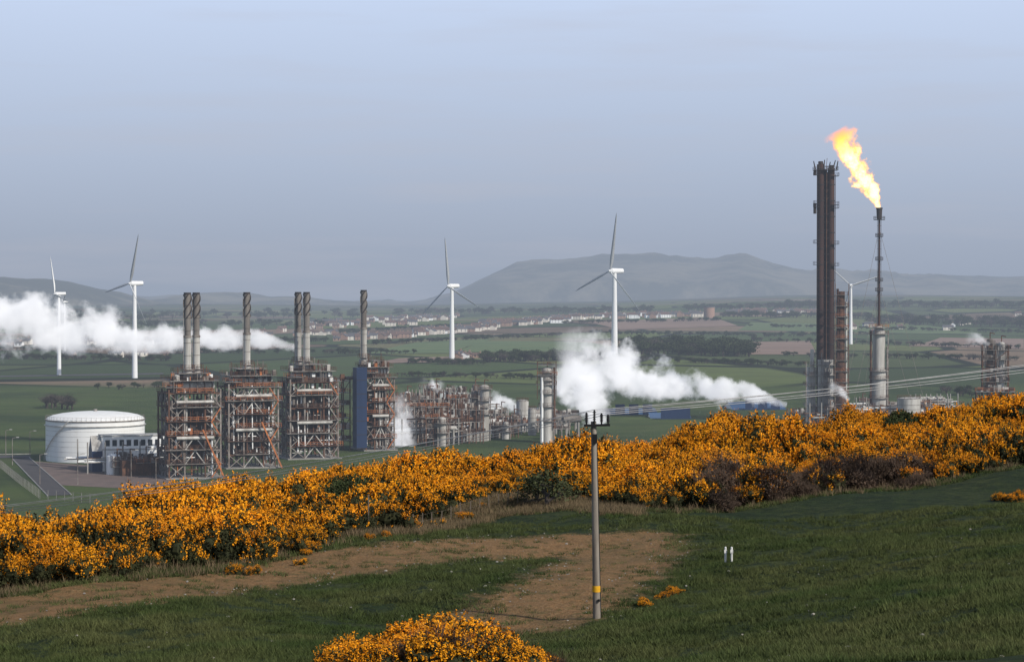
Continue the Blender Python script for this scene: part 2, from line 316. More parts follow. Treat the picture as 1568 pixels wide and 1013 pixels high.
def furnace(name,u,d,W,D,Hh,stacks,rot,ztop,seed,bluep=False):
    rr=random.Random(seed); mb=MB(); place(mb,X(u,d),d,0,rot)
    lv=[0.3]+[Hh*k/6 for k in range(1,7)]; cx=[-W/2,-W/2+W*0.3,W/2-W*0.3,W/2]; cy=[0,D/3,2*D/3,D]
    mb.box(-W/2-1,W/2+1,-1,D+1,-0.2,0.3,con)
    mb.box(-W/2+1.7,-0.5,2.0,D-2,3.4,Hh-2.5,fir); mb.box(0.5,W/2-1.7,2.0,D-2,3.4,Hh-2.5,fir)
    for xx in cx:
        for yy in cy: mb.beam((xx,yy,0),(xx,yy,Hh+ (1.2 if rr.random()<.5 else 0)),0.42,gal if rr.random()<.6 else rus)
    for li,z in enumerate(lv[1:]):
        for yy in cy: mb.beam((-W/2,yy,z),(W/2,yy,z),0.32,gal if (li%3==1) else rus)
        for xx in cx: mb.beam((xx,0,z),(xx,D,z),0.32,rus)
        o=0.4+0.9*rr.random(); x0=-W/2-(o if rr.random()<.6 else -2); x1=W/2+(o if rr.random()<.6 else -2)
        mb.deck(x0,x1,-0.4-o*.6,1.7,z+0.25,rr.choice([gal,rus]),rr.choice([ora,ora,rus,rus]))
        mb.deck(-W/2-o*.5,-W/2+1.4,1.75,D+.5,z+0.25,rus,rus)
        mb.box(-W/2+1.2,W/2-1.2,1.75,D,z+0.05,z+0.2,dar)
    for li in range(6):
        z0,z1=lv[li],lv[li+1]
        for (a,b_) in ((0,1),(2,3)):
            if rr.random()<.6:
                mb.beam((cx[a],-0.05,z0),(cx[b_],-0.05,z1),0.22,gal); mb.beam((cx[b_],-0.05,z0),(cx[a],-0.05,z1),0.22,gal)
        if rr.random()<.65:
            mb.beam((cx[1],-0.1,z0),(0,-0.1,z1),0.26,lgr); mb.beam((cx[2],-0.1,z0),(0,-0.1,z1),0.26,lgr)
        for k in range(3):
            a,b_=cy[k],cy[k+1]
            if rr.random()<.7:
                mb.beam((-W/2,a,z0),(-W/2,b_,z1),0.24,gal); mb.beam((-W/2,b_,z0),(-W/2,a,z1),0.24,gal)
        for k in range(28):       # equipment, ducts, cabinets
            xx=rr.uniform(-W/2+.6,W/2-.6); w=rr.uniform(.2,.8); zz=rr.uniform(z0+.4,z1-1.2); yy=rr.uniform(.1,1.6)
            mm=rr.choice([gal,lgr,whi,rus,dar,rus,ora,sta,dar,dar,rus,lgr])
            if rr.random()<.45: mb.box(xx-w/2,xx+w/2,yy,yy+w,zz,zz+rr.uniform(.4,1.8),mm)
            elif rr.random()<.6: mb.cyl((xx,yy,zz),(xx,yy,min(z1,zz+rr.uniform(1,3))),w/3,w/3,mm,8)
            else: mb.cyl((xx,yy,zz),(min(W/2,xx+rr.uniform(1,5)),yy,zz),.14,.14,mm,8)
        for k in range(10):
            yy=rr.uniform(1,D-1); w=rr.uniform(.3,.9); zz=rr.uniform(z0+.4,z1-1.2); mm=rr.choice([gal,rus,dar,fir,rus,dar])
            mb.box(-W/2+.1,-W/2+.1+w,yy,yy+w,zz,zz+rr.uniform(.5,2),mm)
        a,b_=(0,1) if li%2 else (1,0)   # stairs
        mb.beam((W/2-.2-2.6*a,-1.0,z0),(W/2-.2-2.6*b_,-1.0,z1),0.3,ora if rr.random()<.4 else gal)
    for k in range(8):
        xx=rr.uniform(-W/2+.6,W/2-.6); za=rr.uniform(0,8); mb.cyl((xx,rr.uniform(-.5,1.5),za),(xx,.6,rr.uniform(14,Hh+1)),.2,.2,rr.choice([whi,lgr,gal,rus]),8)
    for z in (Hh*0.48,Hh*0.9): 
        mb.cyl((-W/2+2,-.4,z),(W/2-2,-.4,z),.5,.5,lgr,12)
    # convection section above
    mb.box(-W/2+2,W/2-2,2.5,D-2.5,Hh,Hh+2.2,fir)
    mb.cyl((-W/2+1.2,3.2,Hh+2.0),(W/2-1.2,3.2,Hh+2.0),1.15,1.15,lgr,16)
    for k in range(6): mb.cyl((-W/2+2+k*(W-4)/5,3.2,Hh+1.9),(-W/2+2.2+k*(W-4)/5,3.2,Hh+1.9),1.4,1.4,rus,14)
    mb.deck(-W/2+.4,W/2-.4,-.2,D-1,Hh+3.6,gal,rus); mb.deck(-W/2+3,W/2-3,1.5,D-3,Hh+5.6,gal,rus)
    mb.deck(-W/2-.8,-W/2+4,.5,5,Hh+1.8,gal,ora)
    for k in range(44):
        xx=rr.uniform(-W/2+.6,W/2-1.2); yy=rr.uniform(0,D-3); z=Hh+rr.choice([.3,3.6,3.6,1.8]); w=rr.uniform(.3,1.3)
        mb.box(xx,xx+w,yy,yy+w,z,z+rr.uniform(.4,2.2),rr.choice([gal,lgr,rus,dar,ora,whi,fir]))
        if k<24: mb.beam((xx,yy,Hh),(xx,yy,Hh+rr.uniform(3,8)),.17,rr.choice([rus,gal]))
    for (su,sd) in stacks:
        wx=X(su,d+sd); p=mb.T.inverted()@Vector((wx,d+sd,0))
        mb.box(p.x-1.6,p.x+1.6,p.y-1.6,p.y+1.6,Hh+1,Hh+4.2,fir)
        mb.cyl((p.x,p.y,Hh+4.2),(p.x,p.y,Hh+7),1.5,1.0,lgr,16)
        mb.rdeck((p.x,p.y),2.0,Hh+6.6,gal,rus); stack(mb,p.x,p.y,Hh+6.8,ztop,.93)
    if bluep:
        mb.box(-W/2-3.6,-W/2-.1,-1.4,3,1,Hh+3.5,blu)
        for k in range(6): mb.box(-W/2-3.62,-W/2-.08,-1.46,-1.41,1+k*4.4,1.12+k*4.4,dar)
        frame(mb,-W/2-8.5,-W/2-4,5,D,Hh,rr,2,(1,))
    else:
        if seed%2: mb.beam((W/2+.6,-2.2,0),(W/2-5.5,-2.2,Hh*.58),.42,ora)
    return mb.build(name,IM)
TH=R(20)
furnace("cracking_furnace",298,640,14.5,15,23.6,[(287,5),(300.5,10)],TH,51.6,1)
furnace("cracking_furnace",388,677,14.8,15,23.6,[(378,8)],TH,51.6,3)
furnace("cracking_furnace",481,713,15.2,15,23.6,[(456.5,9),(469.5,4)],TH,51.6,4)
furnace("cracking_furnace",582,750,9.5,15,23.6,[(557,8)],TH,52.2,5,True)
def clutter(name,u0,u1,d0,d1,hmax,n,seed,base=2.5):
    rr=random.Random(seed); mb=MB()
    for k in range(n):
        d=rr.uniform(d0,d1); u=rr.uniform(u0,u1); x=X(u,d); t=rr.random(); h=hmax*rr.uniform(.4,1)
        mb.T=Matrix.Translation((x,d,0))@Matrix.Rotation(TH+rr.choice([0,0,.1]),4,'Z')
        if t<.38: frame(mb,-rr.uniform(2,5),rr.uniform(2,5),0,rr.uniform(3,6),h,rr)
        elif t<.55: column(mb,0,0,h,rr.uniform(.7,1.4),rr.choice([lgr,rus,gal,sta]),[h*.5,h*.85])
        elif t<.7:
            r=rr.uniform(1,2.2); L=rr.uniform(4,9); z=rr.uniform(2.5,7); mb.cyl((-L/2,0,z),(L/2,0,z),r*.6,r*.6,rr.choice([sta,lgr,gal]),14)
            mb.box(-L/3,-L/3+.6,-.5,.5,0,z,con); mb.box(L/3,L/3+.6,-.5,.5,0,z,con)
        elif t<.85:
            for q in range(8):
                z=rr.uniform(3,min(9,h)); mb.cyl((-rr.uniform(5,14),q*.5,z),(rr.uniform(5,14),q*.5,z),.22,.22,rr.choice([lgr,gal,rus,whi]),8)
            for q in range(-2,3): mb.beam((q*5,0,0),(q*5,0,9),.35,con)
        else:
            w=rr.uniform(3,7); mb.box(-w,w,0,6,0,rr.uniform(3,6),rr.choice([whi,con,lgr,rus,rus]))
    return mb.build(name,IM)
clutter("process_unit",608,735,770,900,17,52,11)
clutter("process_unit",735,880,800,900,8,34,12)
clutter("process_unit",1225,1440,880,960,9,44,13)
clutter("process_unit",165,250,650,676,6,12,14)
clutter("process_unit",640,720,800,840,19,9,15)
def single(name,fn):
    mb=MB(); fn(mb); return mb.build(name,IM)
def colA(mb):
    d=790; place(mb,X(838,d),d); k=d/F; h=Z(566,d)
    column(mb,0,0,h,1.9,lgr,[h*.3,h*.5,h*.68,h*.86,h*.97])
    mb.deck(-3.8,3.2,-2.4,2.4,h*.8,gal,rus); mb.deck(-3.4,3.4,-2.4,2.4,h*.93,gal,ora)
    for s in (-3.4,3): mb.beam((s,-2,h*.6),(s,-2,h+3),.25,rus)
    mb.deck(-3.2,3,-2,2,h+1.6,gal,rus); mb.cyl((-1.8,-2.2,0),(-1.8,-2.2,h*.9),.45,.45,whi,10)
    mb.cyl((2.4,-1.5,h*.2),(2.4,-1.5,h+1),.35,.35,rus,8)
single("distillation_column",colA)
def colB(mb):
    d=800; place(mb,X(742,d),d); h=Z(592,d); column(mb,0,0,h,1.6,lgr,[h*.5,h*.75,h*.97]); column(mb,-3.4,1,h*.9,1.1,sta,[h*.45,h*.8])
    mb.deck(-5.5,1.5,-2,2,h*.62,gal,rus)
single("distillation_column",colB)
def colC(mb):
    d=850; place(mb,X(672,d),d); rr=random.Random(3)
    frame(mb,-5,5,0,6,Z(598,d),rr,3,(1,)); column(mb,-1,2,Z(590,d),.8,rus,[9,14]); column(mb,3,2,Z(600,d),.7,rus,[8])
single("process_tower",colC)
# flare stacks
def flareA(mb):
    d=900; place(mb,X(1264,d),d,0,0); top=Z(252,d)
    for sx_,r,t in ((-1.95,1.35,top),(2.1,1.35,top-1.5),(0.1,.9,top-3)):
        yy=0 if sx_!=0.1 else 1.4
        mb.cyl((sx_,yy,0),(sx_,yy,t),r,r,fla,14); mb.cyl((sx_,yy,t-.2),(sx_,yy,t+1.2),r*.8,r*.6,dar,12)
        z=6
        while z<t: mb.cyl((sx_,yy,z),(sx_,yy,z+.35),r*1.1,r*1.1,dar,14); z+=6.2
    for z in np.arange(4,top,3.1):
        mb.beam((-3.2,-.9,z),(3.3,-.9,z),.2,dar); mb.beam((-3.2,1.6,z),(3.3,1.6,z),.2,dar)
        mb.beam((0.05,-.9,z),(.4,-.9,z+3.1),.16,rus)
    mb.beam((-3.5,-1,10),(-3.5,-1,top),.22,dar); mb.beam((3.6,-1,10),(3.6,-1,top-4),.22,fla); mb.beam((.2,-1.3,4),(.2,-1.3,top-1),.26,rus)
    for v in (405,372,317,268,312):
        z=Z(v,d); mb.deck(-4.6,-2.4,-2.4,2,z,dar,dar); mb.deck(2.2,4.9,-2.4,2,z-.4,dar,dar)
    mb.deck(-4.8,4.6,-2.6,2.6,top-2.2,dar,dar)
    for (a,b_) in ((-4.2,-4.9),(-2.6,-3),(-1,-.6),(1,1.6),(2.6,3.6),(4,4.6)):
        mb.beam((a,-1,top-2),(b_,-1,top+rnd.uniform(.8,2.2)),.55,dar,.3)
    for z in (top-3,top-18,top-16): mb.cyl((-4.4,-1.4,z-1.2),(-4.4,-1.4,z+.9),.6,.6,dar,8)
    rr=random.Random(8)
    mb.box(-6.8,-3.9,-1,4,0,22,lgr); mb.box(-3.2,2.6,-3.4,-1.5,0,25,lgr); mb.box(-1.2,1.2,-3.8,-3.42,2,22,gal)
    for z in range(3,27,4): mb.deck(-8.2,4.6,-4.6,4,z,gal,rr.choice([rus,gal]))
    for sx_ in (-8,-5,-2,1,4.4): mb.beam((sx_,-4.4,0),(sx_,-4.4,24+rr.uniform(0,4)),.3,gal)
    mb.cyl((-5.4,-2,20),(-5.4,-2,29),.9,.7,lgr,10)
single("flare_stack",flareA)
def rustcol(mb):
    d=890; place(mb,X(1288,d),d); h=Z(438,d)
    mb.cyl((0,0,0),(0,0,h*.45),2.0,2.0,rus,16); mb.cyl((0,0,h*.45),(0,0,h-2),1.4,1.4,rus,16); mb.cyl((1.9,-.6,0),(1.9,-.6,h-6),.4,.4,lgr,10)
    mb.cyl((-1.5,-1,12),(-1.5,-1,h-1),.5,.5,fla,10)
    for z in np.arange(4,h,4.2): mb.deck(-2.7,2.7,-2.4,2.2,float(z),gal,rnd.choice([ora,rus,rus]))
    for s in (-2.6,2.6): mb.beam((s,-2.4,0),(s,-2.4,h+1),.24,rus)
    for k,z in enumerate(np.arange(4,h-5,4.2)): mb.beam((-2.7 if k%2 else 2.7,-2.45,z),(2.7 if k%2 else -2.7,-2.45,z+4.2),.2,rus)
single("process_tower",rustcol)
def flareB(mb):
    d=900; place(mb,X(1346,d),d); top=Z(318,d)
    mb.cyl((0,0,30),(0,0,top-3),.46,.42,fla,12); mb.cyl((0,0,top-4.5),(0,0,top-.6),1.0,1.15,dar,14); mb.cyl((0,0,top-.6),(0,0,top),1.3,1.3,dar,14)
    mb.beam((-.8,-.4,30),(-.8,-.4,top-4),.14,dar); mb.beam((.8,.4,30),(.8,.4,top-4),.12,dar)
    for z in np.arange(32,top-5,3): mb.beam((-.9,-.4,z),(.9,.3,z),.12,dar)
    for v in (362,430,445,398): mb.rdeck((0,0),1.5,Z(v,d),dar,dar)
    mb.rdeck((0,0),2.2,top-4.6,dar,dar)
    mb.cyl((0,0,0),(0,0,21),3.0,3.0,lgr,20); mb.cyl((0,0,21),(0,0,36),2.45,2.45,lgr,20); mb.cyl((0,0,36),(0,0,38),2.45,.9,lgr,20)
    for z in (10,17.5,20.5,35,37.5): mb.rdeck((0,0),3.9,z,gal,rus if z<36 else ora)
    mb.cyl((-3.3,-1,0),(-3.3,-1,36),.4,.4,rus,8); mb.cyl((2.9,-1.6,0),(2.9,-1.6,30),.35,.35,gal,8); mb.beam((3.6,0,0),(3.6,0,36),.35,gal)
    for (dx,dy,h) in ((18,-6,top-8),(-16,-8,top-8),(2,25,top-8),(13,-5,top-30),(-12,-8,top-30),(-4,18,top-30)):
        mb.cyl((0,0,h),(dx,dy,4),.06,.06,gal,5)
single("flare_stack",flareB)
def rtower(mb):
    d=760; rr=random.Random(5); place(mb,X(1524,d),d,0,R(-8)); h=Z(528,d)
    frame(mb,-4,4.4,0,5,h,rr,2,(0,1)); column(mb,-1.5,2,h+1.5,1.2,sta,[h*.6,h*.8]); column(mb,2.2,2,h+.5,1,lgr,[h*.7])
    frame(mb,-6,6,-2,4,h*.55,rr,3,(0,1)); mb.box(-7,9,-1,3,0,15,gal)
single("process_tower",rtower)
def smalltanks(mb):
    for (u,v,w,h,d) in ((1392,650,9,10,890),(1425,650,5,7,880),(800,665,4.5,11,850),(815,668,3,9,830),(1310,652,4,7,880)):
        place(mb,X(u,d),d); mb.cyl((0,0,0),(0,0,h),w/2,w/2,lgr,20); mb.dome((0,0,h),w/2,.8,lgr,20,3); mb.rdeck((0,0),w/2,h+.3,gal,rus)
        for k in range(5): mb.cyl((0,0,1+k*1.7),(0,0,1.15+k*1.7),w/2+.06,w/2+.06,gal,20)
single("storage_tank",smalltanks)
def tank(mb):
    d=712; place(mb,X(145.5,d),d); r=75*d/F; h=Z(641,d)
    n=64; mb.cyl((0,0,0),(0,0,h),r,r,whi,n,False); mb.dome((0,0,h),r,2.4,whi,n,6)
    for k in range(1,8): mb.cyl((0,0,h*k/8),(0,0,h*k/8+.07),r+.03,r+.03,lgr,n)
    mb.cyl((0,0,h-.3),(0,0,h+.05),r+.25,r+.25,gal,n); mb.cyl((0,0,h*.86),(0,0,h*.86+.14),r+.45,r+.45,lgr,n)
    for i in range(n):
        a=2*math.pi*i/n; b_=2*math.pi*(i+1)/n; p=(r*math.cos(a),r*math.sin(a)); q=(r*math.cos(b_),r*math.sin(b_))
        mb.beam((p[0],p[1],h),(p[0],p[1],h+1.1),.06,gal); mb.beam((p[0],p[1],h+1.1),(q[0],q[1],h+1.1),.06,gal)
    a=R(-125); prev=None
    for k in range(22):
        aa=a-.7+k*.045; p=(math.cos(aa)*(r+.5),math.sin(aa)*(r+.5),h*k/21); 
        if prev: mb.beam(prev,p,.3,lgr)
        prev=p
    mb.cyl((0,0,h+2.2),(0,0,h+3),.6,.6,gal,10)
    for k in range(5): mb.cyl((r*.5+k,-r,0),(r*.5+k,-r,1.6),.25,.25,rus,8)
single("storage_tank",tank)
def building(mb):
    d=665; place(mb,X(156,d),d,0,R(16)); L=19.5; h=Z(669,d)
    mb.box(0,L,0,9,0,h*.62,whi)
    mb.box(0,L,1.7,9,h*.62,h,whi)
    mb.box(-.3,L+.3,1.5,9.2,h,h+.35,lgr); mb.box(-.2,L+.2,-.15,1.7,h*.62,h*.62+.25,lgr)
    for k in range(9):
        x=1+k*2.05; mb.box(x,x+1.3,1.66,1.72,h*.72,h*.9,gla)
    for k in range(6):
        x=1.4+k*3; mb.box(x,x+1.4,-.04,.02,h*.34,h*.5,gla)
    mb.box(8,10.4,-.05,.02,0,3,lgr)
    x0=-3.0
    vs=[(x0,-1,0),(x0,9,0),(x0,9,h*.6),(x0,4,h*1.02),(x0,-1,h*.6),(-.05,-1,0),(-.05,9,0),(-.05,9,h*.6),(-.05,4,h*1.02),(-.05,-1,h*.6)]
    mb.add(vs,[(0,4,3,2,1),(5,6,7,8,9),(0,5,9,4),(1,2,7,6)],blu); mb.add(vs,[(4,9,8,3),(3,8,7,2)],lgr)
    mb.T=Matrix.Translation((X(173,655),655,0)); mb.cyl((0,0,0),(0,0,5.2),2.0,2.0,whi,20); mb.dome((0,0,5.2),2,.6,whi,20,3)
    mb.cyl((4,1,0),(4,1,3),1.1,1.1,lgr,14); mb.cyl((7,1,1.6),(12,1,1.6),.9,.9,gal,14); mb.cyl((13.2,1,0),(13.2,1,6),.9,.9,lgr,14)
single("control_building",building)
def wareh(u0,u1,vt,vb,d,rot=0.12,roof=None):
    def f(mb):
        place(mb,X((u0+u1)/2,d),d,0,rot); w=(u1-u0)*d/F/2; ht=Z(vt,d); he=ht-3.5; D=26
        mb.box(-w,w,0,D,0,he,lgr)
        vs=[(-w-.5,-.5,he),(w+.5,-.5,he),(w+.5,D/2,ht),(-w-.5,D/2,ht),(-w-.5,D+.5,he),(w+.5,D+.5,he)]
        mb.add(vs,[(0,1,2,3),(3,2,5,4)],bro); mb.add([(-w,0,he),(-w,D,he),(-w,D/2,ht-.2)],[(0,1,2)],whi); mb.add([(w,0,he),(w,D,he),(w,D/2,ht-.2)],[(0,1,2)],whi)
        for k in range(int(w)): mb.box(-w+1+k*2,-w+1.1+k*2,-.06,-.01,0,he,gal)
        for k in range(3): mb.box(-w*.6+k*w*.5,-w*.6+k*w*.5+4,-.1,-.02,0,4.5,blu)
    return f
single("warehouse",wareh(925,1010,627,645,960)); single("warehouse",wareh(1125,1205,617,632,1000)); single("warehouse",wareh(1000,1060,634,645,930,.05))
def lamps(u,v):
    def f(mb):
        p=G(u,v,480); place(mb,p.x,p.y,p.z); mb.cyl((0,0,0),(0,0,8),.12,.08,gal,8); mb.beam((0,0,8),(1.4,0,8.3),.12,gal); mb.box(1.2,2,-.2,.2,8.2,8.4,lgr)
    return f
for u,v in ((18,712),(45,700),(60,742),(118,742),(238,748),(8,698),(200,735)): single("street_lamp",lamps(u,v))
# ------------------------------------------------------------------ wind turbines
def turbine(u,vb,vh,Rpx,th0,c,bm=bla):
    d=CZ*F/(vb-HV); z0=H1(X(u,d),d); zh=Z(vh,d); Rb=Rpx*d/F; ps=math.acos(c)
    mb=MB(); place(mb,X(u,d),d); 
    mb.cyl((0,0,z0-1),(0,0,zh-1),Rb*.056,Rb*.034,tur,20)
    mb.T=Matrix.Translation((X(u,d),d,zh))@Matrix.Rotation(-ps,4,'Z')
    k=Rb/35
    mb.cyl((0,-2.6*k,0),(0,6*k,.2),1.8*k,1.5*k,tur,12); mb.cyl((0,-4.6*k,0),(0,-2.6*k,0),.5*k,1.7*k,tur,14)
    for q in range(3):
        a=R(th0+120*q); dx=Vector((math.sin(a),0,math.cos(a))); tx=Vector((math.cos(a),0,-math.sin(a))); n=10; vs=[]
        for i in range(n+1):
            t=i/n; ch=(0.9+2.2*min(1,t*6)*(1-t)**.8+ .3*(1-t))*k*(1 if t<1 else .3)*.72; tk=(1.1*(1-t)**1.5+.12)*k*.5; tw=R(22*(1-t)+14)
            o=dx*(1.2*k+t*(Rb-1.2*k))+Vector((0,-3.6*k,0)); cv=tx*math.cos(tw)+Vector((0,math.sin(tw),0)); nv=Vector((0,math.cos(tw),0))-tx*math.sin(tw)
            vs+= [o-cv*ch*.35,o+nv*tk*.5,o+cv*ch*.75,o-nv*tk*.5]
        fs=[]
        for i in range(n):
            for j in range(4): fs.append((i*4+j,i*4+(j+1)%4,i*4+4+(j+1)%4,i*4+4+j))
        mb.add(vs,fs,bm if q!=1 else tur,True)
    mb.build("wind_turbine",IM)
turbine(692,555,438,75,-6,.68); turbine(941,545,415,90,10,.6); turbine(206,578,434,80,20,.62); turbine(90,573,450,62,-20,.5,tur); turbine(1303,527,437,48,-48,.95)
turbine(99,546,462,30,178,.4,bla)
# ------------------------------------------------------------------ vegetation
def leafquad(mb_v,mb_f,mb_m,c,s,rr,m,nrm=None):
    a=Vector((rr.gauss(0,1),rr.gauss(0,1),rr.gauss(0,1))).normalized()
    b_=a.cross(Vector((rr.gauss(0,1),rr.gauss(0,1),rr.gauss(0,1)))).normalized()
    o=len(mb_v); mb_v+= [c-a*s-b_*s*.5,c+a*s-b_*s*.6,c+a*s*.8+b_*s*.6,c-a*s*.7+b_*s*.5]; mb_f.append((o,o+1,o+2,o+3)); mb_m.append(m)
def tcoll(n): return bpy.data.collections.new(n)
def tobj(name,coll,v,f,m,mats):
    me=bpy.data.meshes.new(name); me.from_pydata([tuple(p) for p in v],[],f)
    for q in mats: me.materials.append(q)
    me.polygons.foreach_set('material_index',m); me.update()
    o=bpy.data.objects.new(name,me); coll.objects.link(o); return o
FLW=mat("gorse_flower",(0.86,0.36,0.007),(0.66,0.225,0.006),0.3,0.8,haze=False,rand=.45)
FOL=mat("gorse_foliage",(0.042,0.044,0.015),(0.018,0.021,0.009),1.2,0.9,haze=False,rand=.5)
TWIG=mat("bare_twigs",(0.11,0.074,0.052),(0.05,0.034,0.025),1.0,0.9,haze=False,rand=.4)
GRN=mat("green_shrub_leaf",(0.048,0.066,0.022),(0.026,0.038,0.014),1.0,0.9,haze=False,rand=.3)
def bush(name,coll,seed,kind):
    rr=random.Random(seed); v=[];f=[];m=[]
    lobes=[(Vector((rr.uniform(-.95,.95),rr.uniform(-.95,.95),rr.uniform(.3,1.15))),rr.uniform(.38,.75)) for _ in range(8)]
    for c,r in lobes:
        o=len(v); hk=.6 if kind!='twig' else .3
        for (i,j) in [(a,b_) for a in range(5) for b_ in range(8)]:
            ph=math.pi*(i+.3)/4.6; th=2*math.pi*j/8; v.append(c+Vector((math.sin(ph)*math.cos(th),math.sin(ph)*math.sin(th),math.cos(ph)))*r*hk)
        for i in range(4):
            for j in range(8): f.append((o+i*8+j,o+i*8+(j+1)%8,o+i*8+8+(j+1)%8,o+i*8+8+j)); m.append(1)
    ns=330 if kind!='twig' else 240
    off=Vector((seed*3.1,0,0))
    lb=[rr.gauss(0,.17) for _ in lobes]
    for k in range(ns):
        li=rr.randrange(len(lobes)); c,r=lobes[li]; d=Vector((rr.gauss(0,1),rr.gauss(0,1),rr.gauss(.35,1))).normalized(); p=c+d*r*rr.uniform(.68,1.0)
        if p.z<0.03: p.z=rr.uniform(.03,.25)
        if any((p-c2).length<r2*.6 for c2,r2 in lobes): continue
        ax=(d*.7+Vector((0,0,.75))+Vector((rr.gauss(0,.25),rr.gauss(0,.25),0))).normalized(); L=rr.uniform(.18,.6)
        fl=mnoise.noise(p*1.9+off)*1.25+ .20+lb[li]+ .64*(p.z/1.3-.5)+.22*d.z+rr.gauss(0,.12)
        flower=(kind=='gorse' and fl>.12) or (kind=='sparse' and fl>.68)
        nq=17 if kind!='twig' else 8
        for q in range(nq):
            t=q/nq; w=.14*(1-t*.7)
            c0=p+ax*L*(t-.15)+Vector((rr.gauss(0,w*.55),rr.gauss(0,w*.55),rr.gauss(0,w*.55)))
            mm=0 if (flower and t>.2 and rr.random()<.88) else 1
            leafquad(v,f,m,c0,rr.uniform(.025,.052) if mm==0 else rr.uniform(.03,.07),rr,mm)
        if kind=='twig':
            for q in range(6):
                o=len(v); e=p+ (ax+Vector((rr.gauss(0,.4),rr.gauss(0,.4),rr.gauss(0,.3))))*L*1.5; s=Vector((.012,.012,0))
                v+= [p-s,p+s,e]; f.append((o,o+1,o+2)); m.append(0)
    mats={'gorse':[FLW,FOL],'sparse':[FLW,FOL],'twig':[TWIG,TWIG],'green':[GRN,FOL]}[kind]
    if kind=='green': m=[0 if rr.random()<.75 else 1 for _ in m]
    return tobj(name,coll,v,f,m,mats)
cb=tcoll("gorse_templates")
for i in range(6): bush("gorse_a%d"%i,cb,20+i,'gorse')
for i in range(3): bush("gorse_b%d"%i,cb,40+i,'sparse')
for i in range(2): bush("gorse_c%d"%i,cb,50+i,'twig')
bush("gorse_d0",cb,60,'green')
NG,SP,TWG,GR=6,6,9,11
def instancer(name,items,coll):
    me=bpy.data.meshes.new(name); me.from_pydata([tuple(i[0]) for i in items],[],[])
    a=me.attributes.new("rot",'FLOAT_VECTOR','POINT'); a.data.foreach_set('vector',[c for i in items for c in i[1]])
    a=me.attributes.new("scl",'FLOAT_VECTOR','POINT'); a.data.foreach_set('vector',[c for i in items for c in i[2]])
    a=me.attributes.new("idx",'INT','POINT'); a.data.foreach_set('value',[i[3] for i in items])
    o=bpy.data.objects.new(name,me); scene.collection.objects.link(o)
    ng=bpy.data.node_groups.new(name,'GeometryNodeTree'); ng.interface.new_socket("Geometry",in_out='INPUT',socket_type='NodeSocketGeometry'); ng.interface.new_socket("Geometry",in_out='OUTPUT',socket_type='NodeSocketGeometry')
    a=ng.nodes.new('NodeGroupInput'); z=ng.nodes.new('NodeGroupOutput'); ip=ng.nodes.new('GeometryNodeInstanceOnPoints'); ci=ng.nodes.new('GeometryNodeCollectionInfo')
    ci.inputs['Collection'].default_value=coll; ci.inputs['Separate Children'].default_value=True; ci.inputs['Reset Children'].default_value=True
    def na(n,t):
        q=ng.nodes.new('GeometryNodeInputNamedAttribute'); q.data_type=t; q.inputs[0].default_value=n; return q.outputs[0]
    er=ng.nodes.new('FunctionNodeEulerToRotation'); L=ng.links.new
    L(a.outputs[0],ip.inputs['Points']); L(ci.outputs[0],ip.inputs['Instance']); ip.inputs['Pick Instance'].default_value=True
    L(na("idx",'INT'),ip.inputs['Instance Index']); L(na("rot",'FLOAT_VECTOR'),er.inputs[0]); L(er.outputs[0],ip.inputs['Rotation']); L(na("scl",'FLOAT_VECTOR'),ip.inputs['Scale'])
    L(ip.outputs[0],z.inputs[0]); md=o.modifiers.new("scatter",'NODES'); md.node_group=ng; return o
FU=[-400,0,300,520,640,760,880,960,1200,1568,1900]; FR=[106,109.5,118,129,145,160,162,147,154,170,176]
BU=[-400,0,300,600,900,1200,1568,1900]; BK=[146,154,176,196,207,220,232,238]
rr=random.Random(99); items=[]
def additem(u,d,s,idx,sz=1.0,dz=-.1):
    x=X(u,d); items.append(((x,d,H1(x,d)+dz),(rr.uniform(-.14,.14),rr.uniform(-.14,.14),rr.uniform(0,6.28)),(s,s*rr.uniform(.85,1.15),s*sz),idx))
tot=0
while tot<3000:
    d=rr.uniform(100,240); x=rr.uniform(-85,105); u=784+x/d*F
    f0=np.interp(u,FU,FR)+rr.uniform(-1,2)+4.5*mnoise.noise(Vector((x*.10,0,3))); b0=np.interp(u,BU,BK)
    if u<-380 or u>1880 or d<f0 or d>b0: continue
    tot+=1
    e=d-f0; big=mnoise.noise(Vector((x*.13,d*.10,7)))
    s=rr.uniform(.72,1.3)*(1+.65*big)*(.75 if e<2.5 else 1)
    if 1330<u<1430 and d>195: s*=.65
    if rr.random()<.04: s*=1.3
    idx=rr.randrange(NG)
    dk=mnoise.noise(Vector((x*.11,d*.07,1)))
    if rr.random()<.08 or dk>.29: idx=SP+rr.randrange(3)
    if u<700 and e<6 and rr.random()<.3: idx=SP+rr.randrange(3)
    if 1090<u<1450 and e<8+6*dk and rr.random()<.85: idx=TWG+rr.randrange(2)
    if 940<u<1090 and e<9 and rr.random()<.8: idx=SP+rr.randrange(3)
    if u>1440 and e<8 and rr.random()<.45: idx=SP+rr.randrange(3)
    if u>1420 and d>190 and rr.random()<.4: idx=SP+rr.randrange(3)
    if 495<u<560 and 138<d<152: s*=.7
    if 800<u<870 and d<172: s*=.75
    additem(u,d,s,idx,rr.uniform(.8,1.25))
for k in range(12): additem(rr.uniform(505,548),rr.uniform(147,153),rr.uniform(1.1,1.5),GR,1.15)
for k in range(5): additem(rr.uniform(1355,1395),rr.uniform(206,214),rr.uniform(1.0,1.3),GR,1.1)
